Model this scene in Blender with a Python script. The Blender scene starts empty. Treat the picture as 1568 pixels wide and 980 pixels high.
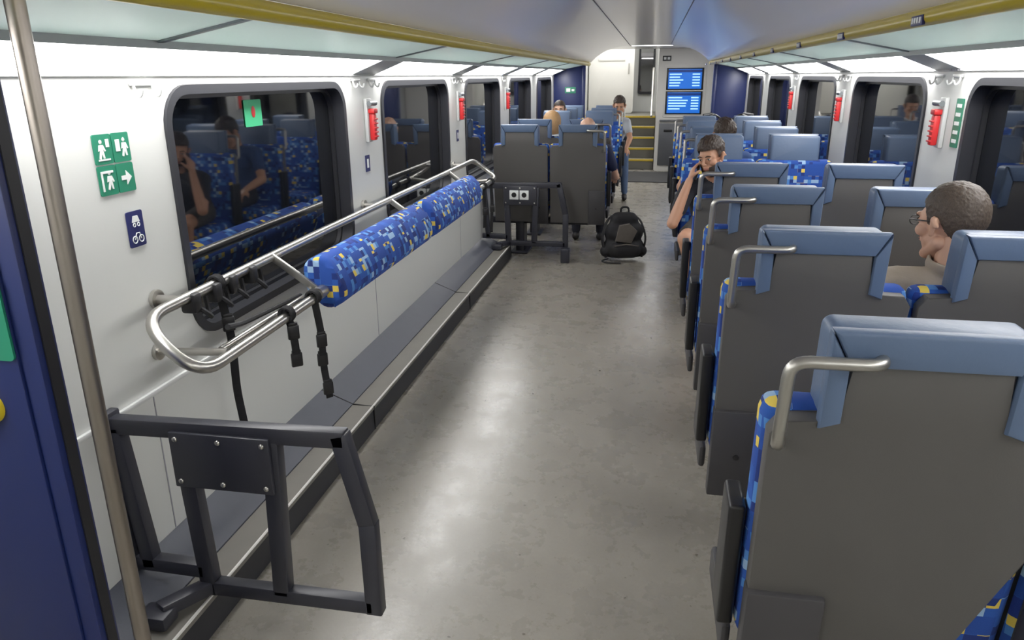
import bpy, bmesh, math, random
import numpy as np
from mathutils import Vector, Matrix, Euler, noise
random.seed(4)
def lin(c):
    c/=255.0
    return c/12.92 if c<=0.04045 else ((c+0.055)/1.055)**2.4
def S(r,g,b): return (lin(r),lin(g),lin(b),1.0)

# ---------------------------------------------------------------- materials
def mat(name,col,rough=.5,metal=0.0,var=0.06,vscale=6.0,bump=0.0,bscale=200.0,emit=None,es=0,ior=1.45,coat=0,bdist=.002,stretch=None):
    m=bpy.data.materials.new(name); m.use_nodes=True
    nt=m.node_tree; N=nt.nodes; L=nt.links; p=N['Principled BSDF']
    tc=N.new('ShaderNodeTexCoord'); nz=N.new('ShaderNodeTexNoise'); nz.inputs['Scale'].default_value=vscale
    nz.inputs['Detail'].default_value=4
    src=tc.outputs['Object']
    if stretch:
        mp=N.new('ShaderNodeMapping'); mp.inputs['Scale'].default_value=stretch; L.new(src,mp.inputs['Vector']); src=mp.outputs['Vector']
    L.new(src,nz.inputs['Vector'])
    mx=N.new('ShaderNodeMix'); mx.data_type='RGBA'
    mx.inputs['A'].default_value=tuple(c*(1-var) for c in col[:3])+(1,)
    mx.inputs['B'].default_value=tuple(min(1,c*(1+var)) for c in col[:3])+(1,)
    L.new(nz.outputs['Fac'],mx.inputs['Factor']); L.new(mx.outputs['Result'],p.inputs['Base Color'])
    p.inputs['Roughness'].default_value=rough; p.inputs['Metallic'].default_value=metal
    p.inputs['IOR'].default_value=ior
    if coat: p.inputs['Coat Weight'].default_value=coat
    if bump:
        n2=N.new('ShaderNodeTexNoise'); n2.inputs['Scale'].default_value=bscale; n2.inputs['Detail'].default_value=4
        L.new(src,n2.inputs['Vector'])
        b=N.new('ShaderNodeBump'); b.inputs['Strength'].default_value=bump; b.inputs['Distance'].default_value=bdist
        L.new(n2.outputs['Fac'],b.inputs['Height']); L.new(b.outputs['Normal'],p.inputs['Normal'])
    if emit:
        p.inputs['Emission Color'].default_value=emit; p.inputs['Emission Strength'].default_value=es
    return m

def fabric(name):
    m=bpy.data.materials.new(name); m.use_nodes=True
    nt=m.node_tree; N=nt.nodes; L=nt.links; p=N['Principled BSDF']
    tc=N.new('ShaderNodeTexCoord')
    def cells(size,off):
        a=N.new('ShaderNodeVectorMath'); a.operation='MULTIPLY_ADD'
        a.inputs[1].default_value=(1/size,)*3; a.inputs[2].default_value=off
        L.new(tc.outputs['Object'],a.inputs[0])
        f=N.new('ShaderNodeVectorMath'); f.operation='FLOOR'; L.new(a.outputs[0],f.inputs[0])
        w=N.new('ShaderNodeTexWhiteNoise'); w.noise_dimensions='3D'; L.new(f.outputs[0],w.inputs['Vector'])
        return w
    w1=cells(.024,(.37,.41,.33)); w2=cells(.048,(.17,.21,.13))
    r1=N.new('ShaderNodeValToRGB'); r1.color_ramp.interpolation='CONSTANT'
    e=r1.color_ramp.elements; e[0].position=0; e[0].color=S(30,78,164); e[1].position=.30; e[1].color=S(14,40,110)
    x=e.new(.52); x.color=S(68,124,196)
    x=e.new(.72); x.color=S(142,176,212)
    x=e.new(.85); x.color=S(222,194,80)
    x=e.new(.94); x.color=S(18,46,126)
    L.new(w1.outputs['Value'],r1.inputs['Fac'])
    r2=N.new('ShaderNodeValToRGB'); r2.color_ramp.interpolation='CONSTANT'
    e=r2.color_ramp.elements; e[0].position=0; e[0].color=(1,1,1,1); e[1].position=.60; e[1].color=(0,0,0,1)
    L.new(w2.outputs['Value'],r2.inputs['Fac'])
    mx=N.new('ShaderNodeMix'); mx.data_type='RGBA'
    L.new(r2.outputs['Color'],mx.inputs['Factor']); L.new(r1.outputs['Color'],mx.inputs['B'])
    mx.inputs['A'].default_value=S(24,66,150)
    L.new(mx.outputs['Result'],p.inputs['Base Color'])
    p.inputs['Roughness'].default_value=.9
    n2=N.new('ShaderNodeTexNoise'); n2.inputs['Scale'].default_value=600; L.new(tc.outputs['Object'],n2.inputs['Vector'])
    b=N.new('ShaderNodeBump'); b.inputs['Strength'].default_value=.3; b.inputs['Distance'].default_value=.002
    L.new(n2.outputs['Fac'],b.inputs['Height']); L.new(b.outputs['Normal'],p.inputs['Normal'])
    return m

def shelf_mat():
    m=mat('frosted_glass_shelf',S(218,224,222),.3,var=.02)
    N=m.node_tree.nodes; L=m.node_tree.links; p=N['Principled BSDF']; o=[n for n in N if n.type=='OUTPUT_MATERIAL'][0]
    t=N.new('ShaderNodeBsdfTranslucent'); t.inputs['Color'].default_value=S(192,204,200)
    x=N.new('ShaderNodeMixShader'); x.inputs[0].default_value=.45
    L.new(p.outputs[0],x.inputs[1]); L.new(t.outputs[0],x.inputs[2]); L.new(x.outputs[0],o.inputs['Surface'])
    return m

def floor_mat():
    m=bpy.data.materials.new('linoleum'); m.use_nodes=True
    nt=m.node_tree; N=nt.nodes; L=nt.links; p=N['Principled BSDF']
    tc=N.new('ShaderNodeTexCoord')
    def nz(s,d=6,r=.6):
        n=N.new('ShaderNodeTexNoise'); n.inputs['Scale'].default_value=s; n.inputs['Detail'].default_value=d; n.inputs['Roughness'].default_value=r
        L.new(tc.outputs['Object'],n.inputs['Vector']); return n
    a=nz(2.2,6,.55)
    r=N.new('ShaderNodeValToRGB'); e=r.color_ramp.elements
    e[0].position=.25; e[0].color=S(128,123,113); e[1].position=.75; e[1].color=S(143,138,128)
    L.new(a.outputs['Fac'],r.inputs['Fac'])
    g=nz(90,3,.7)
    r2=N.new('ShaderNodeValToRGB'); e=r2.color_ramp.elements
    e[0].position=.3; e[0].color=(.90,.90,.90,1); e[1].position=.7; e[1].color=(1.04,1.04,1.04,1)
    L.new(g.outputs['Fac'],r2.inputs['Fac'])
    m1=N.new('ShaderNodeMix'); m1.data_type='RGBA'; m1.blend_type='MULTIPLY'; m1.inputs['Factor'].default_value=1
    L.new(r.outputs['Color'],m1.inputs['A']); L.new(r2.outputs['Color'],m1.inputs['B'])
    d=nz(38,1,.4)
    r3=N.new('ShaderNodeValToRGB'); e=r3.color_ramp.elements
    e[0].position=.775; e[0].color=(1,1,1,1); e[1].position=.79; e[1].color=(.25,.22,.19,1)
    L.new(d.outputs['Fac'],r3.inputs['Fac'])
    m2=N.new('ShaderNodeMix'); m2.data_type='RGBA'; m2.blend_type='MULTIPLY'; m2.inputs['Factor'].default_value=1
    L.new(m1.outputs['Result'],m2.inputs['A']); L.new(r3.outputs['Color'],m2.inputs['B'])
    L.new(m2.outputs['Result'],p.inputs['Base Color'])
    w=nz(6,8,.7); r4=N.new('ShaderNodeMapRange'); r4.inputs['From Min'].default_value=.3; r4.inputs['From Max'].default_value=.7
    r4.inputs['To Min'].default_value=.22; r4.inputs['To Max'].default_value=.35
    L.new(w.outputs['Fac'],r4.inputs['Value']); L.new(r4.outputs['Result'],p.inputs['Roughness'])
    p.inputs['IOR'].default_value=1.6
    b=N.new('ShaderNodeBump'); b.inputs['Strength'].default_value=.15; b.inputs['Distance'].default_value=.003
    w5=nz(45,3,.5); L.new(w5.outputs['Fac'],b.inputs['Height']); L.new(b.outputs['Normal'],p.inputs['Normal'])
    return m

WHITE=mat('white_wall_panel',S(208,209,205),.4,var=.02,vscale=2)
WHITE2=mat('white_trim',S(200,202,200),.35,var=.02)
COVE=mat('cove_divider',S(150,153,153),.4,var=.02)
CEIL=mat('ceiling_paint',S(250,248,251),.2,var=.01,vscale=1.5)
SEAM=mat('panel_seam',S(150,150,156),.6)
YEL=mat('yellow_rail',S(184,164,28),.3,var=.04)
TEAL=shelf_mat()
ALU=mat('aluminium_rib',S(120,125,128),.4,.6)
LIGHT=mat('light_diffuser',S(245,248,250),.5,emit=(1.0,.985,.975,1),es=16.0)
FLOOR=floor_mat()
DARKG=mat('dark_grey_ledge',S(66,69,79),.5,var=.1,vscale=15,bump=.15,bscale=120)
TAN=mat('light_ledge_strip',S(110,107,100),.5,var=.1,vscale=15)
RISER=mat('dark_riser',S(40,41,46),.5,var=.12,vscale=12)
BLUE=mat('navy_panel',S(17,31,82),.38,var=.04)
RUB=mat('black_rubber',S(26,27,31),.45,var=.06)
FRAME=mat('window_frame_dark',S(35,36,41),.4,var=.05)
GLASS=mat('night_window_glass',S(14,16,20),.03,var=.1,ior=2.2)
STEEL=mat('brushed_steel',S(190,187,181),.3,1.0,var=.05,vscale=30)
POLE=mat('pole_steel',S(150,142,134),.32,1.0,var=.12,vscale=8)
SATIN=mat('satin_steel_handle',S(182,180,174),.36,1.0,var=.03)
SHELL=mat('grey_seat_shell',S(78,76,74),.5,var=.04,bump=.12,bscale=350)
SHELL2=mat('dark_seat_cover',S(56,55,57),.5,var=.05)
LEATH=mat('blue_grey_headrest',S(86,105,134),.42,var=.06,bump=.2,bscale=60,bdist=.004)
FAB=fabric('blue_patterned_fabric')
BLACK=mat('black_plastic',S(22,22,24),.4)
IRON=mat('anthracite_steel',S(42,43,51),.38,var=.06,vscale=20)
RED=mat('red_handle',S(195,34,36),.4)
GREEN=mat('green_sign',S(24,118,88),.4,var=.03)
NAVYS=mat('navy_sign',S(27,32,88),.4,var=.03)
PRINT=mat('white_print',S(225,228,226),.5,var=.01)
STRAP=mat('black_webbing',S(20,20,23),.8,bump=.3,bscale=500)
HOOK=mat('hook_plastic',S(184,186,184),.35,var=.02)
SCRB=mat('screen_blue',S(20,70,150),.3,emit=S(24,100,205),es=.85)
SCRD=mat('screen_dark',S(10,30,80),.3,emit=S(14,50,120),es=.6)
SCRW=mat('screen_text',S(200,230,250),.3,emit=S(140,205,245),es=1.1)
STEP=mat('stair_tread',S(106,104,96),.5)
NOSE=mat('yellow_nosing',S(205,175,56),.5)
MATD=mat('entrance_mat',S(54,54,54),.9,bump=.4,bscale=200)
CAB=mat('cabinet_white',S(222,220,214),.4,var=.02)
BIN=mat('grey_bin_panel',S(98,100,104),.35,.3)

# ---------------------------------------------------------------- mesh builder
def filp(pts,r,n=6):
    P=[Vector(p) for p in pts]; out=[P[0]]
    for i in range(1,len(P)-1):
        a=P[i-1]-P[i]; b=P[i+1]-P[i]
        ra=min(r,a.length*.49); rb=min(r,b.length*.49)
        A=P[i]+a.normalized()*ra; B=P[i]+b.normalized()*rb
        for k in range(n+1):
            t=k/n; out.append(A*(1-t)**2+P[i]*2*t*(1-t)+B*t*t)
    out.append(P[-1]); return out
def rrect(x0,x1,y0,y1,r,n=7):
    o=[]
    for cx,cy,a0 in((x1-r,y0+r,-90),(x1-r,y1-r,0),(x0+r,y1-r,90),(x0+r,y0+r,180)):
        for k in range(n+1):
            a=math.radians(a0+90*k/n); o.append((cx+r*math.cos(a),cy+r*math.sin(a)))
    return o
PL={'xz':Matrix(((1,0,0,0),(0,0,1,0),(0,1,0,0),(0,0,0,1))),
    'yz':Matrix(((0,0,1,0),(1,0,0,0),(0,1,0,0),(0,0,0,1))),
    'xy':Matrix.Identity(4)}
class MB:
    def __init__(s,name): s.name=name; s.bm=bmesh.new(); s.mats=[]
    def mi(s,m):
        if m not in s.mats: s.mats.append(m)
        return s.mats.index(m)
    def _add(s,b,m,M=None,smooth=True):
        if M is not None: bmesh.ops.transform(b,matrix=M,verts=b.verts)
        bmesh.ops.recalc_face_normals(b,faces=b.faces)
        i=s.mi(m)
        for f in b.faces: f.material_index=i; f.smooth=smooth
        me=bpy.data.meshes.new('t'); b.to_mesh(me); b.free(); s.bm.from_mesh(me); bpy.data.meshes.remove(me)
    def add_me(s,me,mats,M=None):
        idx=[s.mi(m) for m in mats]
        for p in me.polygons: p.material_index=idx[p.material_index]; p.use_smooth=True
        if M is not None: me.transform(M)
        s.bm.from_mesh(me); bpy.data.meshes.remove(me)
    def box(s,x0,x1,y0,y1,z0,z1,m,bev=0,seg=2,M=None):
        b=bmesh.new(); bmesh.ops.create_cube(b,size=1)
        for v in b.verts: v.co=Vector((x0+(v.co.x+.5)*(x1-x0),y0+(v.co.y+.5)*(y1-y0),z0+(v.co.z+.5)*(z1-z0)))
        if bev: bmesh.ops.bevel(b,geom=list(b.edges),offset=bev,segments=seg,affect='EDGES',profile=.5)
        s._add(b,m,M); return s
    def prism(s,pts,d0,d1,m,plane='xz',bev=0,seg=2,M=None):
        b=bmesh.new()
        lo=[b.verts.new((p[0],p[1],d0)) for p in pts]; hi=[b.verts.new((p[0],p[1],d1)) for p in pts]
        f0=b.faces.new(lo); f1=b.faces.new(hi); n=len(pts)
        for i in range(n): b.faces.new((lo[i],lo[(i+1)%n],hi[(i+1)%n],hi[i]))
        if bev:
            ed=[e for e in b.edges if (f0 in e.link_faces or f1 in e.link_faces)]
            bmesh.ops.bevel(b,geom=ed,offset=bev,segments=seg,affect='EDGES',profile=.5)
        bmesh.ops.transform(b,matrix=PL[plane],verts=b.verts)
        s._add(b,m,M); return s
    def tube(s,pts,r,m,seg=12,closed=False,M=None,flat=None):
        P=[Vector(p) for p in pts]; n=len(P); R=r if isinstance(r,(list,tuple)) else [r]*n
        b=bmesh.new(); rings=[]; up=None
        for i in range(n):
            if closed: t=(P[(i+1)%n]-P[i-1])
            else: t=P[min(i+1,n-1)]-P[max(i-1,0)]
            t.normalize()
            if up is None:
                up=Vector((0,0,1)) if abs(t.z)<.9 else Vector((1,0,0))
            u=(up-t*up.dot(t)); u.normalize(); w=t.cross(u); up=u
            fa,fb=flat if flat else (1,1)
            rings.append([b.verts.new(P[i]+(u*math.cos(a)*fa+w*math.sin(a)*fb)*R[i]) for a in [2*math.pi*k/seg for k in range(seg)]])
        for i in range(n if closed else n-1):
            A=rings[i]; B=rings[(i+1)%n]
            for k in range(seg): b.faces.new((A[k],A[(k+1)%seg],B[(k+1)%seg],B[k]))
        if not closed: b.faces.new(rings[0]); b.faces.new(rings[-1])
        s._add(b,m,M); return s
    def bar(s,p0,p1,w,d,m,nrm=(0,1,0),bev=.006):
        p0=Vector(p0); p1=Vector(p1); t=(p1-p0); L=t.length; t.normalize(); n=Vector(nrm); n=(n-t*n.dot(t)).normalized(); u=n.cross(t)
        M=Matrix((( t.x,u.x,n.x,p0.x),(t.y,u.y,n.y,p0.y),(t.z,u.z,n.z,p0.z),(0,0,0,1)))
        s.box(0,L,-w/2,w/2,-d/2,d/2,m,bev,2,M); return s
    def ell(s,c,r,m,M=None,sub=3):
        b=bmesh.new(); bmesh.ops.create_icosphere(b,subdivisions=sub,radius=1)
        for v in b.verts: v.co=Vector((c[0]+v.co.x*r[0],c[1]+v.co.y*r[1],c[2]+v.co.z*r[2]))
        s._add(b,m,M); return s
    def cyl(s,c,axis,r,h,m,seg=20):
        a={'x':Vector((1,0,0)),'y':Vector((0,1,0)),'z':Vector((0,0,1))}[axis]; c=Vector(c)
        s.tube([c-a*h/2,c+a*h/2],r,m,seg); return s
    def mesh(s,ang=38):
        me=bpy.data.meshes.new(s.name); s.bm.to_mesh(me); s.bm.free()
        for m in s.mats: me.materials.append(m)
        try: me.set_sharp_from_angle(angle=math.radians(ang))
        except Exception: pass
        return me
    def obj(s,loc=(0,0,0),rz=0,ang=38):
        me=s.mesh(ang); return place(s.name,me,loc,rz)
def place(name,me,loc=(0,0,0),rz=0):
    o=bpy.data.objects.new(name,me); bpy.context.collection.objects.link(o)
    o.location=loc; o.rotation_euler=(0,0,math.radians(rz)); return o
def holed(outer,holes,t,M):
    cu=bpy.data.curves.new('c','CURVE'); cu.dimensions='2D'; cu.fill_mode='BOTH'; cu.extrude=t/2
    for pts in [outer]+holes:
        sp=cu.splines.new('POLY'); sp.points.add(len(pts)-1)
        for i,p in enumerate(pts): sp.points[i].co=(p[0],p[1],0,1)
        sp.use_cyclic_u=True
    o=bpy.data.objects.new('c',cu); bpy.context.collection.objects.link(o)
    dg=bpy.context.evaluated_depsgraph_get(); dg.update()
    me=bpy.data.meshes.new_from_object(o.evaluated_get(dg)); bpy.data.objects.remove(o)
    me.materials.clear()
    me.transform(M)
    for p in me.polygons: p.material_index=0
    return me
def yzM(x): return Matrix(((0,0,1,x),(1,0,0,0),(0,1,0,0),(0,0,0,1)))

# ---------------------------------------------------------------- constants
XL,XR=-1.47,1.30; YB,YE=-1.6,13.4; P0=2.10; PITCH=1.91
ZW0,ZW1=.74,1.562
CX=(XL+XR)/2

# ---------------------------------------------------------------- shell
MB('floor').box(XL-.06,XR+.06,YB,13.4,-.05,0,FLOOR).obj()
for side,X,sg in(('left',XL,-1),('right',XR,1)):
    WIN=[(P0+PITCH*k,P0+PITCH*k+1.41) for k in (range(0,5) if side=='left' else range(-1,5))]
    holes=[rrect(a,b,ZW0,ZW1,.13) for a,b in WIN]
    w=MB('wall_'+side)
    me=holed([(YB,0),(YE,0),(YE,2.05),(YB,2.05)],holes,.06,yzM(X+sg*.03))
    w.add_me(me,[WHITE])
    for k in range(-1,6):
        ys=P0-.25+PITCH*k
        w.box(X-sg*.001-.001,X-sg*.001+.001,ys-.002,ys+.002,.0,ZW0-.08,SEAM)
    w.obj()
    MB('trim_'+side).box(min(X,X-sg*.012),max(X,X-sg*.012),YB+.01,11.4,.655,.672,WHITE2,.003).obj()
    for i,(a,b) in enumerate(WIN):
        m=MB('window_%d'%(i+1 if side=='left' else i+8))
        me=holed(rrect(a+.001,b-.001,ZW0+.001,ZW1-.001,.129),[rrect(a+.03,b-.03,ZW0+.03,ZW1-.03,.10)],.075,yzM(X+sg*.028)); m.add_me(me,[FRAME])
        me=holed(rrect(a+.02,b-.02,ZW0+.02,ZW1-.02,.115),[rrect(a+.045,b-.045,ZW0+.045,ZW1-.045,.09)],.02,yzM(X+sg*.055)); m.add_me(me,[RUB])
        x0=X+sg*.066
        m.box(min(x0,x0+sg*.012),max(x0,x0+sg*.012),a-.02,b+.02,ZW0-.02,ZW1+.02,GLASS)
        m.obj(ang=30)
    # light cove
    for k in range(-2,5):
        a=P0-.06+PITCH*k+.0; b=a+1.58
        if side=='left' and k==-1: b=a+1.92
        m=MB('added_fill_light')
        q=[(X-sg*.004,1.600),(X-sg*.17,1.665),(X-sg*.17,1.68),(X-sg*.004,1.62)]
        m.prism(q,a,b,LIGHT,'xz')
        m.obj()
    c=MB('trim_cove_'+side)
    c.prism([(X,1.585),(X-sg*.012,1.588),(X-sg*.003,1.60),(X,1.60)],YB+.01,11.45,WHITE2,'xz')
    for k in range(-2,6):
        if side=='left' and k==0: continue
        a=P0-.06+PITCH*k-.33; b=a+.33
        c.prism([(X,1.590),(X-sg*.174,1.658),(X-sg*.174,1.684),(X,1.62)],a+.001,b-.001,COVE,'xz')
    c.box(min(X-sg*.17,X-sg*.185),max(X-sg*.17,X-sg*.185),YB+.01,11.45,1.655,1.69,ALU)
    c.obj()
    # rack
    xr=CX+sg*.86
    m=MB('luggage_rack')
    m.prism([(X-sg*.186,1.675),(xr,1.742),(xr,1.752),(X-sg*.186,1.687)],YB+.01,11.44,TEAL,'xz')
    for k in range(-2,6):
        ys=P0-.06+PITCH*k-.165
        m.prism([(X-sg*.175,1.667),(xr,1.735),(xr,1.758),(X-sg*.175,1.69)],ys-.012,ys+.012,ALU,'xz')
    m.tube([(xr,YB+.02,1.735),(xr,11.4,1.735)],.025,YEL,16)
    for k in range(-1,12):
        ys=1.55+k*.955
        if sg>0:
            m.box(xr-.028,xr-.018,ys-.05,ys+.05,1.712,1.74,NAVYS,.002)
            for j in range(4): m.box(xr-.030,xr-.027,ys-.04+j*.022,ys-.028+j*.022,1.718,1.734,PRINT)
    m.obj()
# ceiling
c=MB('ceiling')
prof=[]
for t in range(25):
    u=-1+2*t/24; prof.append((CX+u*.845, 1.985-.2235*abs(u)**4))
pf=[(XL,1.90),(CX-.885,1.90),(CX-.885,1.7612)]+prof+[(CX+.885,1.7612),(CX+.885,1.90),(XR,1.90),(XR,2.08),(XL,2.08)]
c.prism(pf,YB,11.5,CEIL,'xz')
c.box(XL,XR,11.5,13.5,2.0,2.08,CEIL)
for xs in(-.36,.2): c.box(xs-.0025,xs+.0025,YB,11.45,1.978,1.986,SEAM)
c.obj(ang=50)
MB('wall_back').box(XL,XR,YB-.06,YB,0,2.05,WHITE).obj()

# bike ledge
m=MB('trim_floor_ledge')
y0,y1=1.18,6.55
m.prism([(XL,.001),(-1.215,.001),(-1.22,.105),(XL,.105)],y0,y1,RISER,'xz')
m.prism([(-1.318,.104),(-1.213,.104),(-1.216,.118),(-1.318,.118)],y0,y1,TAN,'xz',.002)
m.prism([(-1.222,.117),(-1.214,.117),(-1.216,.121),(-1.222,.121)],y0,y1,CAB,'xz')
m.prism([(XL,.104),(-1.318,.104),(-1.320,.122),(XL+.01,.18),(XL,.182)],y0,y1,DARKG,'xz')
for ys in(2.98,4.9): m.prism([(-1.212,.0),(-1.211,.119),(-1.318,.124),(XL+.01,.183),(XL+.0,.183),(XL+.0,.0)],ys,ys+.004,BLACK,'xz')
m.obj()

# far end ------------------------------------------------------------
for side,a,b in(('left',XL,-1.03),('right',.86,XR)):
    m=MB('wall_partition_'+side)
    m.box(a,b,11.46,11.52,0,2.0,BLUE,.004)
    if side=='left':
        m.box(-1.30,-1.14,11.45,11.46,1.33,1.42,GREEN); m.box(-1.28,-1.22,11.446,11.45,1.35,1.40,PRINT); m.box(-1.2,-1.16,11.446,11.45,1.36,1.39,PRINT)
        m.box(-1.05,-1.0,11.44,11.54,0,2.0,BLUE,.01)
    else: m.box(.83,.88,11.44,11.54,0,2.0,BLUE,.01)
    m.obj()
m=MB('passenger_information_cabinet')
m.prism(rrect(.06,1.29,.0,1.995,.03),13.2,13.39,CAB,'xz',.008)
m.prism(rrect(.16,.84,.90,1.74,.03),13.18,13.205,CAB,'xz',.008)
for (a,b) in((1.36,1.67),(.97,1.30)):
    m.box(.20,.80,13.165,13.182,a-.02,b+.02,BLACK,.004)
    m.box(.23,.77,13.160,13.166,a,b,SCRB)
    m.box(.23,.77,13.158,13.161,b-.05,b-.01,SCRD)
    for j in range(5):
        z=b-.08-j*.045; 
        if z<a+.03: break
        m.box(.25,.25+random.uniform(.15,.33),13.156,13.160,z-.012,z+.008,SCRW)
        m.box(.62,.74,13.156,13.160,z-.012,z+.008,SCRW)
m.box(.12,.80,13.15,13.2,.83,.86,BIN,.004)
m.box(.12,.74,13.17,13.2,.10,.80,BIN,.01)
m.box(.40,.46,13.16,13.2,.14,.76,SHELL2,.004)
m.box(.2,.34,13.16,13.18,.66,.70,BLACK,.004)
m.box(.12,.26,13.19,13.205,1.80,1.88,SHELL2,.004); m.box(.14,.18,13.185,13.19,1.82,1.86,PRINT); m.box(.2,.24,13.185,13.19,1.82,1.86,PRINT)
m.obj()
m=MB('floor_mat_entrance'); m.prism(rrect(-.95,.8,11.7,13.0,.04),0.001,.012,MATD,'xy'); m.obj()
m=MB('staircase')
for i in range(5):
    m.box(-1.3,.05,13.42+i*.27,14.9,i*.17,(i+1)*.17-.001,STEP)
    m.box(-1.3,.05,13.41+i*.27,13.46+i*.27,(i+1)*.17-.03,(i+1)*.17+.003,NOSE,.003)
m.box(-1.3,.05,14.9,16.38,.6,.849,STEP)
m.tube(filp([(-.02,13.5,.9),(-.02,14.8,1.7),(-.02,15.4,1.7)],.1),.018,STEEL)
m.obj()
MB('wall_stair_left').box(-1.40,-1.31,13.4,16.5,0,3.0,WHITE).obj()
MB('wall_stair_right').box(.06,.12,13.42,16.5,0,3.0,WHITE).obj()
MB('wall_stair_end').box(-1.4,.12,16.4,16.5,0,3.0,WHITE).obj()
MB('ceiling_stair').box(-1.4,.12,13.4,16.5,3.0,3.06,CEIL).obj()
MB('wall_bulkhead').box(XL,XR,13.4,13.46,2.0,3.0,WHITE).obj()
MB('wall_end_left').box(XL,-1.31,13.4,13.46,0,2.0,WHITE).obj()
MB('wall_end_right').box(.06,XR,13.4,13.42,0,2.0,WHITE).obj()
m=MB('door_1')
m.prism(rrect(-1.28,-.40,.86,2.75,.05),15.5,15.56,CAB,'xz',.006)
m.box(-1.1,-.58,15.485,15.5,1.85,1.95,CAB,.004); m.cyl((-.5,15.47,1.7),'z',.012,.2,STEEL)
m.obj()
m=MB('window_15'); m.prism(rrect(-.33,.0,1.2,2.4,.05),16.35,16.39,FRAME,'xz'); m.prism(rrect(-.29,-.04,1.25,2.35,.04),16.34,16.35,GLASS,'xz'); m.obj()
m=MB('added_fill_light'); m.prism(rrect(-1.0,-.2,14.2,15.2,.05),2.96,2.995,LIGHT,'xy'); m.obj()
m=MB('added_fill_light'); m.prism(rrect(-.35,.75,11.58,11.86,.03),1.992,1.999,LIGHT,'xy'); m.obj()  # added glowing panel, put in to brighten the dark information cabinet

# near partition + pole
m=MB('wall_partition_near')
m.box(XL+.001,-1.12,1.12,1.172,0,1.89,BLUE,.006)
m.box(XL+.001,-1.16,1.112,1.121,.02,1.88,BLUE,.003)
m.box(-1.120,-1.116,1.135,1.160,0.02,1.86,RUB)
m.obj()
m=MB('green_exit_sign'); m.prism(rrect(-1.27,-1.160,1.075,1.235,.01),1.106,1.111,GREEN,'xz')
m.box(-1.255,-1.18,1.103,1.106,1.17,1.22,PRINT); m.box(-1.255,-1.22,1.103,1.106,1.09,1.15,PRINT); m.obj()
m=MB('door_button'); m.cyl((-1.250,1.105,.973),'y',.036,.014,mat('yellow_ring',S(240,210,40),.4),28); m.cyl((-1.250,1.098,.973),'y',.030,.014,BLACK,28); m.obj()
m=MB('grab_pole')
m.tube([(-1.05,1.157,0.0),(-1.05,1.157,1.71)],.0165,POLE,20)
m.cyl((-1.05,1.157,.01),'z',.035,.02,POLE)
m.tube([(-1.05,1.157,.30),(-1.12,1.15,.30)],.012,STEEL)
m.obj()

# ---------------------------------------------------------------- left wall items
m=MB('emergency_sign')
for i in range(2):
    for j in range(2):
        a=1.782+i*.074; z=1.274+j*.084
        m.prism(rrect(a,a+.07,z,z+.08,.005),XL+.001,XL+.004,GREEN,'yz')
        def P_(pts): m.prism([(a+p[0],z+p[1]) for p in pts],XL+.004,XL+.0055,PRINT,'yz')
        def man(dy):
            m.ell((XL+.0045,a+dy,z+.060),(.001,.006,.006),PRINT,sub=2)
            P_([(dy-.008,.052),(dy+.008,.052),(dy+.016,.036),(dy+.012,.034),(dy+.006,.042),(dy+.010,.016),(dy+.004,.016),(dy,.030),(dy-.006,.014),(dy-.012,.016),(dy-.005,.038),(dy-.012,.036)])
        if (i,j)==(1,0): P_([(.015,.034),(.035,.034),(.035,.02),(.057,.04),(.035,.06),(.035,.046),(.015,.046)])
        elif (i,j)==(0,0): man(.042); P_([(.010,.012),(.016,.012),(.016,.060),(.058,.060),(.058,.066),(.010,.066)])
        elif (i,j)==(0,1): man(.028); P_([(.048,.045),(.060,.045),(.060,.066),(.048,.066)]); P_([(.012,.010),(.058,.010),(.058,.014),(.012,.014)])
        else: man(.046); P_([(.012,.030),(.028,.030),(.028,.062),(.012,.062)])
m.obj()
m=MB('pram_and_bicycle_sign')
m.prism(rrect(1.862,1.932,1.112,1.216,.006),XL+.001,XL+.004,NAVYS,'yz')
def ring(m,y,z,r,x,mt,t=.0015): m.tube([(x,y+r*math.cos(a),z+r*math.sin(a)) for a in [2*math.pi*k/16 for k in range(16)]],t,mt,5,True)
ring(m,1.884,1.134,.010,XL+.005,PRINT); ring(m,1.912,1.134,.010,XL+.005,PRINT)
m.tube([(XL+.005,1.884,1.134),(XL+.005,1.893,1.152),(XL+.005,1.906,1.152),(XL+.005,1.912,1.134)],.0015,PRINT,5)
m.prism([(1.882,1.184),(1.915,1.184),(1.908,1.202),(1.888,1.202)],XL+.004,XL+.0055,PRINT,'yz'); ring(m,1.890,1.176,.005,XL+.005,PRINT); ring(m,1.908,1.176,.005,XL+.005,PRINT)
m.obj()
for y in(3.76,5.67):
    m=MB('small_wall_sign'); m.prism(rrect(y-.03,y+.03,1.105,1.19,.004),XL+.001,XL+.004,NAVYS,'yz'); m.box(XL+.004,XL+.005,y-.012,y+.012,1.125,1.17,PRINT); m.obj()
def hook(X,sg,y):
    m=MB('coat_hook'); X=X-sg*.001
    m.box(min(X,X-sg*.010),max(X,X-sg*.010),y-.055,y+.055,1.560,1.574,HOOK,.004)
    for d in(-.042,.042):
        m.tube(filp([(X-sg*.006,y+d,1.57),(X-sg*.01,y+d,1.54),(X-sg*.026,y+d,1.528),(X-sg*.034,y+d,1.55)],.012,4),.0045,HOOK,8)
    m.obj()
for y in(2.02,3.66,3.88,5.57,5.79,7.5): hook(XL,-1,y)
for y in(3.66,3.88,5.57,5.79,7.48): hook(XR,1,y)
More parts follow.
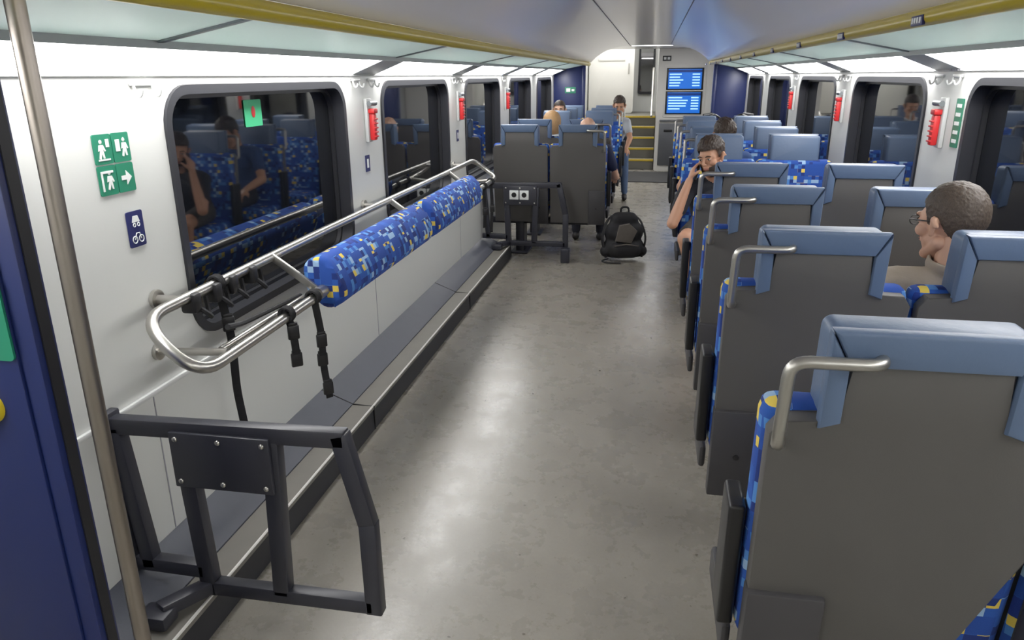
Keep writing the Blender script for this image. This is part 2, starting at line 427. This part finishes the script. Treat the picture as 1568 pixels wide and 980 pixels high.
def hammer(X,sg,y):
    m=MB('emergency_hammer'); X=X-sg*.001
    def bx(a,b,y0,y1,z0,z1,mt,bv): m.box(min(X-sg*a,X-sg*b),max(X-sg*a,X-sg*b),y+y0,y+y1,z0,z1,mt,bv)
    bx(0,.02,-.035,.035,1.255,1.475,HOOK,.006)
    bx(.02,.05,-.020,.020,1.265,1.40,RED,.008)
    bx(.02,.055,-.028,.028,1.40,1.425,RED,.006)
    m.tube([(X-sg*.035,y-.045,1.45),(X-sg*.035,y+.045,1.45)],.013,ALU,10)
    for k in range(5): bx(.046,.056,-.022,.022,1.28+k*.022,1.288+k*.022,RED,.002)
    bx(.018,.024,.024,.032,1.27,1.40,PRINT,.001)
    m.obj()
for y in(3.79,5.69,7.6): hammer(XL,-1,y)
for y in(3.75,5.65,7.56): hammer(XR,1,y)
m=MB('green_wall_sign'); m.prism(rrect(3.55,3.63,1.27,1.475,.005),XR-.004,XR-.001,GREEN,'yz'); 
for k in range(5): m.box(XR-.0055,XR-.004,3.565,3.615,1.29+k*.037,1.305+k*.037,PRINT)
m.obj()
m=MB('window_sticker'); m.prism(rrect(2.69,2.82,1.40,1.50,.006),XL-.064,XL-.062,mat('green_sticker',S(60,190,130),.5),'yz'); m.ell((XL-.061,2.755,1.455),(.001,.015,.022),RED); m.obj()
m=MB('air_vent')
for k in range(5): m.box(XR-.02,XR-.005,3.60+k*.03,3.615+k*.03,1.588,1.64,SEAM,.002)
m.obj()

# ---------------------------------------------------------------- leaning rail
m=MB('leaning_rail')
zu,zl,xu,xl=.945,.81,-1.385,-1.20
path=[(xl,5.2,zl)]+[tuple(p) for p in filp([(xl,3.0,zl),(xl,1.70,zl-.015),(xu,1.74,zu-.01),(xu,3.0,zu)],.11,8)]+[(xu,5.2,zu)]
path+= [tuple(p) for p in filp([(xu,5.3,zu),(xu,5.84,zu),(xl,5.84,zl),(xl,5.3,zl)],.12,8)]
m.tube(path,.0175,STEEL,14,closed=True)
m.tube([(xl-.05,1.90,zl-.01),(xl-.05,2.55,zl-.01)],.010,STEEL,10)
for y in(1.93,3.66,5.5):
    m.tube([(XL+.001,y,zu-.005),(xu,y,zu-.005)],.014,STEEL,12); m.cyl((XL+.008,y,zu-.005),'x',.03,.012,STEEL)
m.tube([(XL+.001,1.90,zl-.03),(xl,1.86,zl)],.012,STEEL,12); m.cyl((XL+.008,1.90,zl-.03),'x',.026,.012,STEEL)
m.tube([(XL+.001,5.7,zl-.03),(xl,5.7,zl)],.012,STEEL,12)
for y in(2.50,3.83,5.05):
    m.bar((xu,y,zu),(xl-.01,y,zl+.01),.028,.014,SATIN,(0,1,0),.003)
    m.cyl((xl,y,zl),'y',.024,.05,SATIN)
for y in(1.98,2.1,2.2,2.33):
    m.box(xu-.025,xu+.03,y-.02,y+.02,zu-.06,zu+.005,BLACK,.01)
    m.tube(filp([(xu+.01,y,zu-.03),(xu+.05,y+.03,zu-.08),(xu+.02,y+.06,zu-.09),(xu,y+.08,zu-.03)],.03,4),.008,STRAP,6)
m.tube(filp([(xl-.05,1.95,zu-.09),(xl-.09,2.1,zu-.13),(xl-.08,2.5,zu-.15)],.05),.009,STRAP,8)
m.obj()
def strap(pts,buck):
    m=MB('luggage_strap')
    P=[Vector(p) for p in filp(pts,.05,4)]
    N=(.65,-.76,0)
    for i in range(len(P)-1): m.bar(P[i],P[i+1]+(P[i+1]-P[i]).normalized()*.003,.027,.005,STRAP,N,.0015)
    for b in buck:
        m.bar((b[0],b[1],b[2]+.026),(b[0],b[1],b[2]-.026),.040,.014,BLACK,N,.005)
        m.bar((b[0],b[1],b[2]+.036),(b[0],b[1],b[2]+.02),.032,.010,BLACK,N,.003)
    x,y,z=pts[0]
    for dy in(-.010,0,.010):
        m.tube([(x+.024*math.cos(a),y+dy,z-.015+.024*math.sin(a)) for a in [2*math.pi*k/14 for k in range(14)]],.006,STRAP,6,True)
    m.obj()
strap([(xu,2.13,zu+.01),(xu+.03,2.13,.75),(xu+.01,2.15,.55),(xu+.02,2.16,.36)],[(xu+.025,2.13,.80)])
strap([(xl,2.23,zl+.015),(xl+.02,2.23,.72),(xl+.015,2.24,.62)],[(xl+.018,2.23,.745),(xl+.015,2.24,.64)])
strap([(xl,2.44,zl+.015),(xl+.02,2.44,.66),(xl+.01,2.45,.54),(xl+.02,2.46,.40)],[(xl+.018,2.44,.64),(xl+.01,2.45,.56),(xl+.02,2.455,.44)])
strap([(xl,5.35,zl+.015),(xl+.01,5.35,.66),(xl,5.36,.5)],[(xl+.01,5.35,.62)])
strap([(xl,5.6,zl+.015),(xl+.01,5.6,.66),(xl,5.6,.42)],[(xl+.01,5.6,.60)])
# cushions
def cushion(a,b):
    m=MB('leaning_cushion')
    pr=[]
    for k in range(28):
        t=2*math.pi*k/28; c,s_=math.cos(t),math.sin(t)
        u=.070*abs(c)**.75*math.copysign(1,c); v=.104*abs(s_)**.75*math.copysign(1,s_)
        th=math.radians(24)
        pr.append((u*math.cos(th)-v*math.sin(th),u*math.sin(th)+v*math.cos(th)))
    m.prism(pr,0,b-a,FAB,'xz',.026,4)
    m.obj((-1.21,a,.832))
cushion(2.55,3.78); cushion(3.88,5.02)

# ---------------------------------------------------------------- bike stop frames
def stopframe(y,plate_socket=False):
    m=MB('bicycle_stop_frame')
    W,D=.050,.04
    def b(p,q,w=W,d=D): m.bar((p[0],y,p[1]),(q[0],y,q[1]),w,d,IRON)
    b((-1.455,.662),(-.75,.677)); b((-.770,.692),(-.707,.42)); b((-.707,.43),(-.705,.130))
    b((-.705,.155),(-1.235,.155),.045); b((-1.235,.66),(-1.215,.13)); b((-.965,.66),(-.985,.155))
    b((-1.44,.66),(-1.40,.20),.045); b((-1.455,.215),(-1.22,.21),.045)
    m.bar((-1.215,y,.155),(-1.29,y-.14,.165),.045,.04,IRON,(0,0,1))
    m.box(-1.34,-1.25,y-.18,y-.11,.125,.17,IRON,.01)
    m.box(-1.255,-.960,y-.032,y-.018,.50,.668,IRON,.004)
    for x in(-1.235,-1.108,-.98):
        for z in(.52,.648): m.ell((x,y-.033,z),(.008,.005,.008),STEEL,sub=2)
    if plate_socket:
        for x in(-1.16,-1.07): m.box(x-.04,x+.04,y-.037,y-.032,.55,.63,PRINT,.003); m.cyl((x,y-.038,.59),'y',.022,.004,BLACK)
        m.box(-.74,-.66,y-.08,y+.0,.0,.13,IRON,.01)
    else: m.box(-1.468,-1.44,y-.03,y+.03,.18,.70,IRON,.006)
    m.obj()
stopframe(1.64); stopframe(6.42,True)

# ---------------------------------------------------------------- seats
def seatmesh(name,wall,mir):
    m=MB(name)
    for cx in(0,.51):
        sh=[(-.243,.31),(.243,.31),(.245,.97),(.225,1.0),(.128,1.0),(.128,1.117),(-.128,1.117),(-.128,1.0),(-.225,1.0),(-.245,.97)]
        if cx==0 and not mir: sh=[(-.243,.31),(.12,.31),(.13,.50),(.235,.76)]+sh[2:]
        m.prism([(x+cx,z) for x,z in sh],-.014,.03,SHELL,'xz',.005)
        hp=[(x+cx,z) for x,z in rrect(-.162,.162,.995,1.174,.02,4)]
        m.prism(hp,-.004,.10,LEATH,'xz',.016,3)
        m.prism([(cx-.164,1.178),(cx+.164,1.178),(cx+.130,1.113),(cx-.130,1.113)],-.026,.01,LEATH,'xz',.008)
        m.prism([(cx-.166,1.175),(cx-.130,1.112),(cx-.130,1.003),(cx-.166,.990)],-.026,.01,LEATH,'xz',.008)
        m.prism([(cx+.166,1.175),(cx+.130,1.112),(cx+.130,1.003),(cx+.166,.990)],-.026,.01,LEATH,'xz',.008)
        m.box(cx-.252,cx+.252,.028,.115,.44,1.012,FAB,.03,3)
        m.box(cx-.24,cx+.24,.07,.54,.385,.485,FAB,.035,3)
        m.box(cx-.22,cx+.22,.03,.50,.33,.40,SHELL2,.01)
        m.box(cx-.248,cx-.10,-.030,.02,.30,.61,SHELL2,.006)
        m.cyl((cx-.17,-.031,.45),'y',.009,.006,BLACK,12)
        if cx==0: m.tube(filp([(cx-.082,-.01,1.130),(cx-.089,-.05,1.130),(cx-.233,-.052,1.130),(cx-.236,-.05,.962),(cx-.226,-.012,.956)],.03,6),.0115,SATIN,12)
    m.box(-.290,-.256,.04,.15,.46,.77,BLACK,.008,3)
    m.cyl((-.25,.08,.74),'x',.022,.03,BLACK)
    m.box(.24,.27,.05,.13,.46,.74,BLACK,.01)
    m.box(-.272,-.25,.08,.46,.34,.42,SHELL2,.01)
    m.box(-.1,wall,.20,.28,.27,.33,IRON,.006)
    m.box(.50,.58,.16,.34,.0,.30,IRON,.01)
    m.box(.46,.62,.10,.40,.0,.02,IRON,.004)
    for v in m.bm.verts:
        if v.co.z>.30 and not (v.co.z<.52 and v.co.y>.16): v.co.y+=(1.18-v.co.z)*.10
        if mir: v.co.x=-v.co.x
    if mir: bmesh.ops.reverse_faces(m.bm,faces=m.bm.faces)
    return m.mesh()
A=seatmesh('double_train_seat',.81,False); B=seatmesh('double_train_seat',.81,True)
RX=.478; LX=-.625
for y in(1.245,2.09,2.93,3.72): place('double_train_seat',A,(RX,y,0))
for y in(5.62,6.45,7.28,8.1): place('double_train_seat',B,(RX,y,0),180)
for y in(6.55,7.40): place('double_train_seat',B,(LX,y,0))
for y in(9.25,10.08,10.9): place('double_train_seat',A,(LX,y,0),180)

# ---------------------------------------------------------------- people
_b=bmesh.new(); bmesh.ops.create_icosphere(_b,subdivisions=2,radius=1)
ICO_V=np.array([v.co[:] for v in _b.verts]); ICO_F=np.array([[v.index for v in f.verts] for f in _b.faces]); _b.free()
def blobmesh(bones,voxel,smooth=3):
    V=[];F=[];n=0
    for (lab,p0,p1,r0,r1,sc) in bones:
        p0=np.array(p0,float); p1=np.array(p1,float); L=np.linalg.norm(p1-p0)
        k=max(1,int(L/(min(r0,r1)*.35))+1)
        for i in range(k+1):
            t=i/k; V.append(ICO_V*((r0*(1-t)+r1*t)*np.array(sc))+(p0*(1-t)+p1*t)); F.append(ICO_F+n); n+=len(ICO_V)
            if L<1e-6: break
    V=np.concatenate(V); F=np.concatenate(F)
    me=bpy.data.meshes.new('b'); me.from_pydata(V.tolist(),[],F.tolist()); me.update()
    o=bpy.data.objects.new('b',me); bpy.context.collection.objects.link(o)
    r=o.modifiers.new('r','REMESH'); r.mode='VOXEL'; r.voxel_size=voxel
    s=o.modifiers.new('s','SMOOTH'); s.factor=.5; s.iterations=smooth
    dg=bpy.context.evaluated_depsgraph_get(); dg.update()
    out=bpy.data.meshes.new_from_object(o.evaluated_get(dg)); bpy.data.objects.remove(o); bpy.data.meshes.remove(me)
    return out
def label(me,bones,labs):
    n=len(me.polygons); C=np.zeros(n*3); me.polygons.foreach_get('center',C); C=C.reshape(-1,3)
    best=np.full(n,1e9); idx=np.zeros(n,int)
    for (lab,p0,p1,r0,r1,sc) in bones:
        s=np.array(sc); p0=np.array(p0,float); p1=np.array(p1,float); d=p1-p0; L2=max(1e-9,d.dot(d))
        t=np.clip(((C-p0)@d)/L2,0,1); q=(C-(p0+t[:,None]*d))/s; D=np.linalg.norm(q,axis=1)-(r0*(1-t)+r1*t)
        m=D<best; best[m]=D[m]; idx[m]=labs.index(lab)
    me.polygons.foreach_set('material_index',idx.astype(np.int32))
def handbones(w,f,pn,thumb,curl):
    w=Vector(w); f=Vector(f).normalized(); pn=Vector(pn); pn=(pn-f*pn.dot(f)).normalized(); a=f.cross(pn).normalized()*thumb
    o=[]; one=(1,1,1)
    for k,(off,L,kn) in enumerate(((.028,.072,.080),(.009,.080,.084),(-.010,.075,.080),(-.028,.058,.073))):
        kp=w+f*kn+a*off
        o.append(('skin',w+a*off*.5+f*.008,kp,.014,.0115,one))
        p=kp; ang=0; seg=(.45,.32,.23)
        for j in range(3):
            ang+=curl*(1.0+.12*k); d=f*math.cos(ang)+pn*math.sin(ang); q=p+d*L*seg[j]; o.append(('skin',p,q,.0092-.0008*j,.0086-.0008*j,one)); p=q
    p=w+f*.022+a*.022
    o.append(('skin',w+f*.01,p,.014,.0135,one))
    q=p+(f*.55+a*.65+pn*.35).normalized()*.038; o.append(('skin',p,q,.0125,.0105,one)); r=q+(f*.75+a*.2+pn*.6).normalized()*.032; o.append(('skin',q,r,.010,.0085,one))
    return o
EYEW=mat('eye_white',S(205,198,190),.3); EYED=mat('eye_dark',S(40,28,20),.2)
LIP=mat('lips',S(168,104,92),.5)
def head(mb,M,skin,hairm,style,brow=None):
    one=(1,1,1)
    E=lambda c,r:('skin',c,c,1,1,r)
    b=[E((0,-.012,.03),(.075,.095,.088)),E((0,.026,-.050),(.056,.064,.068)),E((0,.045,.01),(.060,.048,.06)),E((0,.068,-.096),(.025,.021,.019)),
       ('skin',(.048,-.005,-.055),(.022,.062,-.096),.022,.018,one),('skin',(-.048,-.005,-.055),(-.022,.062,-.096),.022,.018,one),
       ('skin',(0,.090,.014),(0,.110,-.022),.0075,.0105,one),E((.010,.101,-.026),(.008,.009,.0065)),E((-.010,.101,-.026),(.008,.009,.0065)),
       E((0,.082,-.054),(.026,.014,.017)),E((.03,.083,.026),(.022,.010,.007)),E((-.03,.083,.026),(.022,.010,.007)),
       E((.042,.060,-.022),(.023,.026,.022)),E((-.042,.060,-.022),(.023,.026,.022)),
       E((.030,.080,.005),(.014,.010,.010)),E((-.030,.080,.005),(.014,.010,.010)),
       ('skin',(.074,.004,-.028),(.083,-.010,.018),.008,.011,(.8,1.1,1)),('skin',(-.074,.004,-.028),(-.083,-.010,.018),.008,.011,(.8,1.1,1)),
       ('skin',(.083,-.010,.018),(.086,-.022,.0),.008,.008,one),('skin',(-.083,-.010,.018),(-.086,-.022,.0),.008,.008,one)]
    me=blobmesh(b,.004,2); mb.add_me(me,[skin],M)
    for sx in(-1,1):
        mb.ell((sx*.030,.0845,.004),(.0115,.0065,.0055),EYEW,M,2); mb.ell((sx*.030,.0895,.0038),(.0048,.0025,.0048),EYED,M,2)
        mb.tube([(sx*.017,.088,.006),(sx*.024,.0915,.0105),(sx*.032,.092,.0115),(sx*.041,.087,.008)],.0018,brow or hairm,6,False,M)
        mb.tube([(sx*.014,.0955,.022),(sx*.026,.0955,.028),(sx*.040,.090,.026),(sx*.048,.082,.020)],[.003,.0042,.0036,.002],brow or hairm,6,False,M)
    mb.ell((0,.0945,-.052),(.021,.004,.0026),LIP,M,2); mb.ell((0,.0940,-.059),(.018,.0045,.0042),LIP,M,2)
    if style=='bald': return
    bm=bmesh.new(); bmesh.ops.create_icosphere(bm,subdivisions=6 if style!='long' else 5,radius=1)
    for v in bm.verts:
        d=v.co.copy(); top=max(0,d.z)
        r=Vector((.0785,.0985,.0905))
        if style=='quiff': ex=.026*top*(.75+.6*max(0,d.y))
        elif style=='long': r=Vector((.088,.106,.100)); ex=.004
        else: ex=.007*top-.001
        p=Vector((d.x*r.x,d.y*r.y-.012,d.z*r.z+.031))
        if style=='quiff':
            q=Vector((p.x*170,p.y*60+p.x*60,p.z*90)); n=noise.noise(q)*(.0015+.0055*top)+noise.noise(p*40)*.003
        else:
            q=Vector((p.x*220,p.y*90,p.z*150)); n=noise.noise(q)*.0022+noise.noise(p*45)*.0014
        if style=='long' and d.z<-.1 and d.y<.3: p.z-=.10*min(1,-d.z*1.4)
        v.co=p+d*(ex+n)
    def hl(x,y):
        pts=((-.2,-.075),(-.05,-.062),(-.022,.018),(.004,.026),(.012,-.004),(.026,.0),(.034,.035),(.045,.060),(.2,.074))
        if style=='long': pts=((-.2,-.2),(.0,-.2),(.02,-.12),(.045,.055),(.2,.07))
        for (a,za),(b_,zb) in zip(pts,pts[1:]):
            if a<=y<=b_: return za+(zb-za)*(y-a)/(b_-a)
        return -1
    kill=[f for f in bm.faces if (lambda c:c.z<hl(c.x,c.y)+noise.noise(c*150)*.004)(f.calc_center_median())]
    bmesh.ops.delete(bm,geom=kill,context='FACES')
    me=bpy.data.meshes.new('h'); bm.to_mesh(me); bm.free(); mb.add_me(me,[hairm],M)
def person(name,pos,rz,skin,shirt,pants,hairm,J=None,hrot=(0,0,0),style='short',shorts=False,voxel=.008,curl=.45,extra=None,handR=None,brow=None):
    D=dict(hipL=(-.09,0,.57),hipR=(.09,0,.57),kneeL=(-.12,.42,.56),kneeR=(.12,.42,.56),ankL=(-.12,.40,.09),ankR=(.12,.40,.09),
           shL=(-.18,-.03,.95),shR=(.18,-.03,.95),elL=(-.23,.04,.71),elR=(.23,.04,.71),wrL=(-.13,.26,.665),wrR=(.13,.26,.665),head=(0,.03,1.17))
    D.update(J or {}); V={k:Vector(v) for k,v in D.items()}
    one=(1,1,1); bn=[]
    ms=(V['shL']+V['shR'])/2; pel=(V['hipL']+V['hipR'])/2+Vector((0,-.01,.02)); chest=ms+Vector((0,-.005,-.12)); waist=pel.lerp(chest,.45)+Vector((0,-.01,0))
    bn+=[('pants',pel+Vector((-.05,0,0)),pel+Vector((.05,0,0)),.115,.115,(1,.92,.85)),
         ('shirt',pel+Vector((0,0,.06)),waist,.135,.132,(1.08,.80,.9)),('shirt',waist,chest,.132,.148,(1.08,.78,.9)),
         ('shirt',V['shL'].lerp(ms,.2),V['shR'].lerp(ms,.2),.066,.066,(1,1,1)),
         ('shirt',ms+Vector((0,-.01,0)),ms+Vector((0,-.005,.045)),.075,.06,(1.25,.85,.8))]
    nk=ms+Vector((0,0,.03)); hd=V['head']
    R=Matrix.Rotation(math.radians(hrot[1]),4,'Z')@Matrix.Rotation(math.radians(hrot[0]),4,'X')@Matrix.Rotation(math.radians(hrot[2]),4,'Y')
    hb=hd+(R@Vector((0,-.025,-.055)))
    bn+=[('skin',nk,hb,.055,.052,one)]
    for s,sx in(('L',-1),('R',1)):
        sh,el,wr,hp,kn,an=[V[k+s] for k in('sh','el','wr','hip','knee','ank')]
        bn+=[('shirt',sh,sh.lerp(el,.60),.060,.055,one),('skin',sh.lerp(el,.5),el,.044,.038,one),('skin',el,el.lerp(wr,.35),.039,.037,one),('skin',el.lerp(wr,.35),wr,.037,.025,(1,1,1))]
        if shorts: bn+=[('pants',hp,hp.lerp(kn,.72),.085,.074,one),('skin',hp.lerp(kn,.6),kn,.06,.054,one),('skin',kn,kn.lerp(an,.35),.052,.052,one),('skin',kn.lerp(an,.35),an,.052,.034,one)]
        else: bn+=[('pants',hp,kn,.085,.06,one),('pants',kn,kn.lerp(an,.35),.06,.058,one),('pants',kn.lerp(an,.35),an+Vector((0,0,.02)),.058,.045,one)]
        fd=Vector((sx*.06,1,0)).normalized()
        bn+=[('shoe',an+Vector((0,-.03,-.045)),an+fd*.15+Vector((0,0,-.052)),.040,.034,(1,1,.9))]
        if s=='R' and handR: bn+=handbones(wr,handR[0],handR[1],handR[2],handR[3])
        else: bn+=handbones(wr,(wr-el)+Vector((0,.03,-.05)),(0,.1,-1),-sx if s=='L' else sx*-1,curl)
    labs=['skin','shirt','pants','shoe']
    bn=[(l,tuple(a),tuple(b),r0,r1,sc) for l,a,b,r0,r1,sc in bn]
    me=blobmesh(bn,voxel,3); label(me,bn,labs)
    mb=MB(name); mb.add_me(me,[skin,shirt,pants,SHOE])
    head(mb,Matrix.Translation(hd)@R,skin,hairm,style,brow)
    if extra: extra(mb,Matrix.Translation(hd)@R,V)
    o=mb.obj(pos,rz,ang=180); return o
SHOE=mat('dark_shoe',S(34,32,32),.6)
SK1=mat('skin_tan',S(196,144,114),.5,var=.05,vscale=30); SK2=mat('skin_light',S(204,158,132),.5,var=.05,vscale=30)
HB=mat('hair_dark_brown',S(50,37,28),.55,var=.6,vscale=60,bump=.4,bscale=90,bdist=.003,stretch=(4,1,2))
HG=mat('hair_grey_brown',S(66,55,46),.6,var=.95,vscale=140,bump=.4,bscale=160,bdist=.003,stretch=(3,1,1.4))
HBL=mat('hair_blonde',S(176,136,90),.6,var=.35,vscale=80,stretch=(3,3,.6)); BRW=mat('brow_brown',S(70,52,40),.7)
TBL=mat('black_tshirt',S(24,26,34),.85,bump=.5,bscale=14,bdist=.015); TBE=mat('beige_shirt',S(164,150,134),.85,bump=.5,bscale=14,bdist=.015)
TBU=mat('blue_tshirt',S(40,66,114),.85); TWH=mat('pale_shirt',S(184,190,198),.85); JEAN=mat('blue_jeans',S(80,100,134),.9,var=.15,vscale=20)
PDK=mat('dark_trousers',S(38,40,50),.9); PKH=mat('khaki_shorts',S(60,58,56),.9); TNV=mat('navy_shirt',S(28,34,60),.85)

def phone_extra(mb,M,V):
    w=V['wrR']; f=Vector((-.25,-.35,.9)).normalized(); pn=Vector((-.80,-.1,-.25)); pn=(pn-f*pn.dot(f)).normalized(); u=f.cross(pn)
    c=w+f*.085+pn*.032
    T=Matrix(((f.x,u.x,pn.x,c.x),(f.y,u.y,pn.y,c.y),(f.z,u.z,pn.z,c.z),(0,0,0,1)))
    mb.box(-.078,.078,-.036,.036,-.004,.004,BLACK,.003,2,T)
    bm=bmesh.new(); bmesh.ops.create_icosphere(bm,subdivisions=5,radius=1)
    for v in bm.verts:
        p=Vector((v.co.x*.063,.027+v.co.y*.070,-.056+v.co.z*.072)); v.co=p+v.co*(noise.noise(p*220)*.002)
    def gone(c): return c.z>-.035-.30*max(0,c.y-.05) or (abs(c.x)<.024 and c.y>.05 and -.070<c.z) or c.y<-.005
    bmesh.ops.delete(bm,geom=[f for f in bm.faces if gone(f.calc_center_median())],context='FACES')
    me=bpy.data.meshes.new('bd'); bm.to_mesh(me); bm.free(); mb.add_me(me,[HB],M)
person('man_with_phone',(.45,5.26,0),180,SK1,TBL,PKH,HB,
  J=dict(shR=(.19,.12,.85),shL=(-.14,.02,.89),elR=(.285,.33,.65),wrR=(.190,.245,.92),head=(.055,.19,1.07),kneeR=(.20,.42,.57),ankR=(.06,.30,.09),kneeL=(-.10,.43,.55),ankL=(-.10,.32,.09),elL=(-.22,.14,.68),wrL=(-.10,.33,.66)),
  hrot=(-12,-34,8),style='quiff',shorts=True,voxel=.0065,handR=((-.25,-.35,.9),(-.8,-.1,-.25),-1,.38),extra=phone_extra)
def glasses(mb,M,V):
    for sx in(-1,1):
        mb.tube([(sx*.032+.021*math.cos(a),.104,.004+.015*math.sin(a)) for a in [2*math.pi*k/16 for k in range(16)]],.0014,BLACK,6,True,M)
        mb.tube([(sx*.053,.103,.008),(sx*.072,.07,.010),(sx*.083,.0,.012),(sx*.082,-.015,.004)],.002,BLACK,6,False,M)
    mb.tube([(-.01,.105,.006),(.01,.105,.006)],.0015,BLACK,6,False,M)
def collar(mb,M,V):
    glasses(mb,M,V); ms=(V['shL']+V['shR'])/2
    mb.tube([ms+Vector((.064*math.cos(a),.004+.060*math.sin(a),.072+.012*math.sin(a))) for a in [2*math.pi*k/24 for k in range(24)]],.012,TBE,8,True,None,(1.6,.6))
person('man_with_glasses',(.915,2.38,0),0,SK2,TBE,PDK,HG,
  J=dict(head=(-.01,.03,1.148),shL=(-.185,.0,.955),shR=(.185,.0,.955),elL=(-.23,.10,.72),wrL=(-.12,.30,.66)),hrot=(-4,30,0),style='short',voxel=.008,extra=collar,brow=BRW)
person('blonde_passenger',(-1.06,7.78,0),0,SK2,TWH,PDK,HBL,J=dict(head=(.04,.04,1.11)),hrot=(0,20,0),style='long',voxel=.01)
person('bald_passenger',(-.58,6.95,0),0,SK2,TNV,PDK,BRW,J=dict(head=(0,.06,1.10),shL=(-.18,0,.93),shR=(.18,0,.93),elR=(.27,.08,.68),wrR=(.25,.3,.66)),style='bald',voxel=.01)
person('passenger_leaning_into_aisle',(-.58,10.55,0),180,SK1,TWH,JEAN,HB,
  J=dict(head=(-.14,.22,1.19),shL=(-.24,.14,.98),shR=(.06,.10,.98),elR=(.10,.16,.74),wrR=(.02,.36,.66),kneeL=(-.24,.45,.56),ankL=(-.26,.55,.09),kneeR=(-.06,.45,.56),ankR=(-.10,.52,.09),elL=(-.30,.28,.78),wrL=(-.26,.42,.66)),hrot=(-15,0,0),style='quiff',voxel=.01)
person('passenger_in_blue_shirt',(.55,6.12,0),180,SK1,TBU,PDK,HB,J=dict(head=(0,.06,1.13),elR=(.30,.12,.74),wrR=(.26,.34,.68)),hrot=(-30,20,0),style='quiff',voxel=.01)
person('seated_passenger',(-1.17,9.75,0),180,SK2,TBU,PDK,HB,J=dict(head=(0,.03,1.16)),voxel=.011)

# ---------------------------------------------------------------- backpack
BK=mat('backpack_black',S(24,24,27),.75,var=.2,vscale=20,bump=.4,bscale=40); BKG=mat('backpack_grey',S(92,86,80),.8,var=.1,vscale=20)
m=MB('backpack')
one=(1,1,1)
bb=[('a',(-.09,0,.10),(.09,0,.10),.10,.10,(1,.95,1)),('a',(-.08,.0,.24),(.08,0,.24),.10,.10,(1,.85,1)),('a',(-.05,.01,.34),(.05,.01,.34),.08,.08,(1,.8,1)),
    ('a',(-.07,-.08,.09),(.07,-.08,.09),.075,.075,(1,.8,1)),('a',(-.06,-.06,.22),(.06,-.06,.22),.055,.055,(1,.8,1)),('a',(-.16,-.02,.07),(.16,-.02,.07),.055,.055,one)]
me=blobmesh(bb,.012,4); me.transform(Matrix.Translation((0,0,.012)))
m.add_me(me,[BK])
m.prism([(-.09,.19),(.05,.17),(.10,.28),(.03,.345),(-.06,.33)],-.122,-.08,BKG,'xz',.01)
m.tube([(-.10,-.135,.15),(0,-.15,.17),(.11,-.135,.15)],.005,BKG,6)
m.tube(filp([(-.03,.02,.41),(-.03,.02,.47),(.04,.02,.47),(.04,.02,.41)],.03),.009,BK,8)
for sx in(-1,1): m.tube(filp([(sx*.07,.06,.40),(sx*.15,.02,.36),(sx*.20,-.02,.20),(sx*.16,-.05,.03)],.06),.014,BK,8,flat=(.5,1.4))
m.tube(filp([(-.14,-.05,.02),(-.22,-.10,.012),(-.16,-.18,.012),(-.05,-.19,.012)],.05),.007,BK,6)
m.obj((-.20,6.58,0),12)

# ---------------------------------------------------------------- bicycle on the right at the far end
m=MB('bicycle')
def whl(y): 
    m.tube([(0,y+.33*math.cos(a),.34+.33*math.sin(a)) for a in [2*math.pi*k/40 for k in range(40)]],.016,BLACK,8,True)
    m.tube([(0,y+.30*math.cos(a),.34+.30*math.sin(a)) for a in [2*math.pi*k/40 for k in range(40)]],.008,SATIN,6,True)
    for k in range(18):
        a=2*math.pi*k/18; m.tube([(0,y,.34),(0,y+.30*math.cos(a),.34+.30*math.sin(a))],.0015,SATIN,4)
    m.cyl((0,y,.34),'x',.02,.1,SATIN)
whl(-.5); whl(.5)
for a,b in(((0,-.33,.86),(0,.02,.3)),((0,-.33,.86),(0,.13,.80)),((0,.02,.3),(0,.5,.34)),((0,.13,.80),(0,.5,.34)),((0,.15,.88),(0,.02,.3)),((0,-.33,.86),(0,-.5,.34)),((0,-.33,.86),(0,-.32,1.02))):
    m.tube([a,b],.016,IRON,10)
m.tube(filp([(-.29,-.40,1.12),(-.15,-.34,1.14),(0,-.32,1.02),(.15,-.34,1.14),(.29,-.40,1.12)],.08),.012,BLACK,8)
for sx in(-1,1):
    m.tube([(sx*.18,-.36,1.135),(sx*.29,-.40,1.12)],.018,RUB,8); m.tube([(sx*.17,-.38,1.13),(sx*.25,-.44,1.10)],.006,SATIN,6)
m.ell((0,.17,.92),(.07,.14,.03),BLACK); m.cyl((.06,.02,.3),'x',.09,.008,SATIN,28)
m.tube([(.07,.02,.3),(.08,.1,.16)],.01,SATIN,8); m.box(.08,.16,.06,.14,.145,.165,BLACK,.004)
m.obj((.84,9.75,0),6)

# ---------------------------------------------------------------- world, camera
w=bpy.data.worlds.new('night'); bpy.context.scene.world=w; w.use_nodes=True
w.node_tree.nodes['Background'].inputs[0].default_value=(.01,.012,.02,1); w.node_tree.nodes['Background'].inputs[1].default_value=.5
cam=bpy.data.cameras.new('camera'); co=bpy.data.objects.new('camera',cam); bpy.context.collection.objects.link(co)
cam.sensor_width=36; cam.lens=25.94; cam.clip_start=.02
co.location=(0,0,1.58)
Rm=Matrix.Rotation(math.radians(10.52),3,'Z')@Matrix.Rotation(math.radians(90-18.29),3,'X')@Matrix.Rotation(math.radians(-.42),3,'Z')
co.rotation_euler=Rm.to_euler()
sc=bpy.context.scene; sc.camera=co
sc.view_settings.view_transform='Standard'
sc.view_settings.gamma=1.12
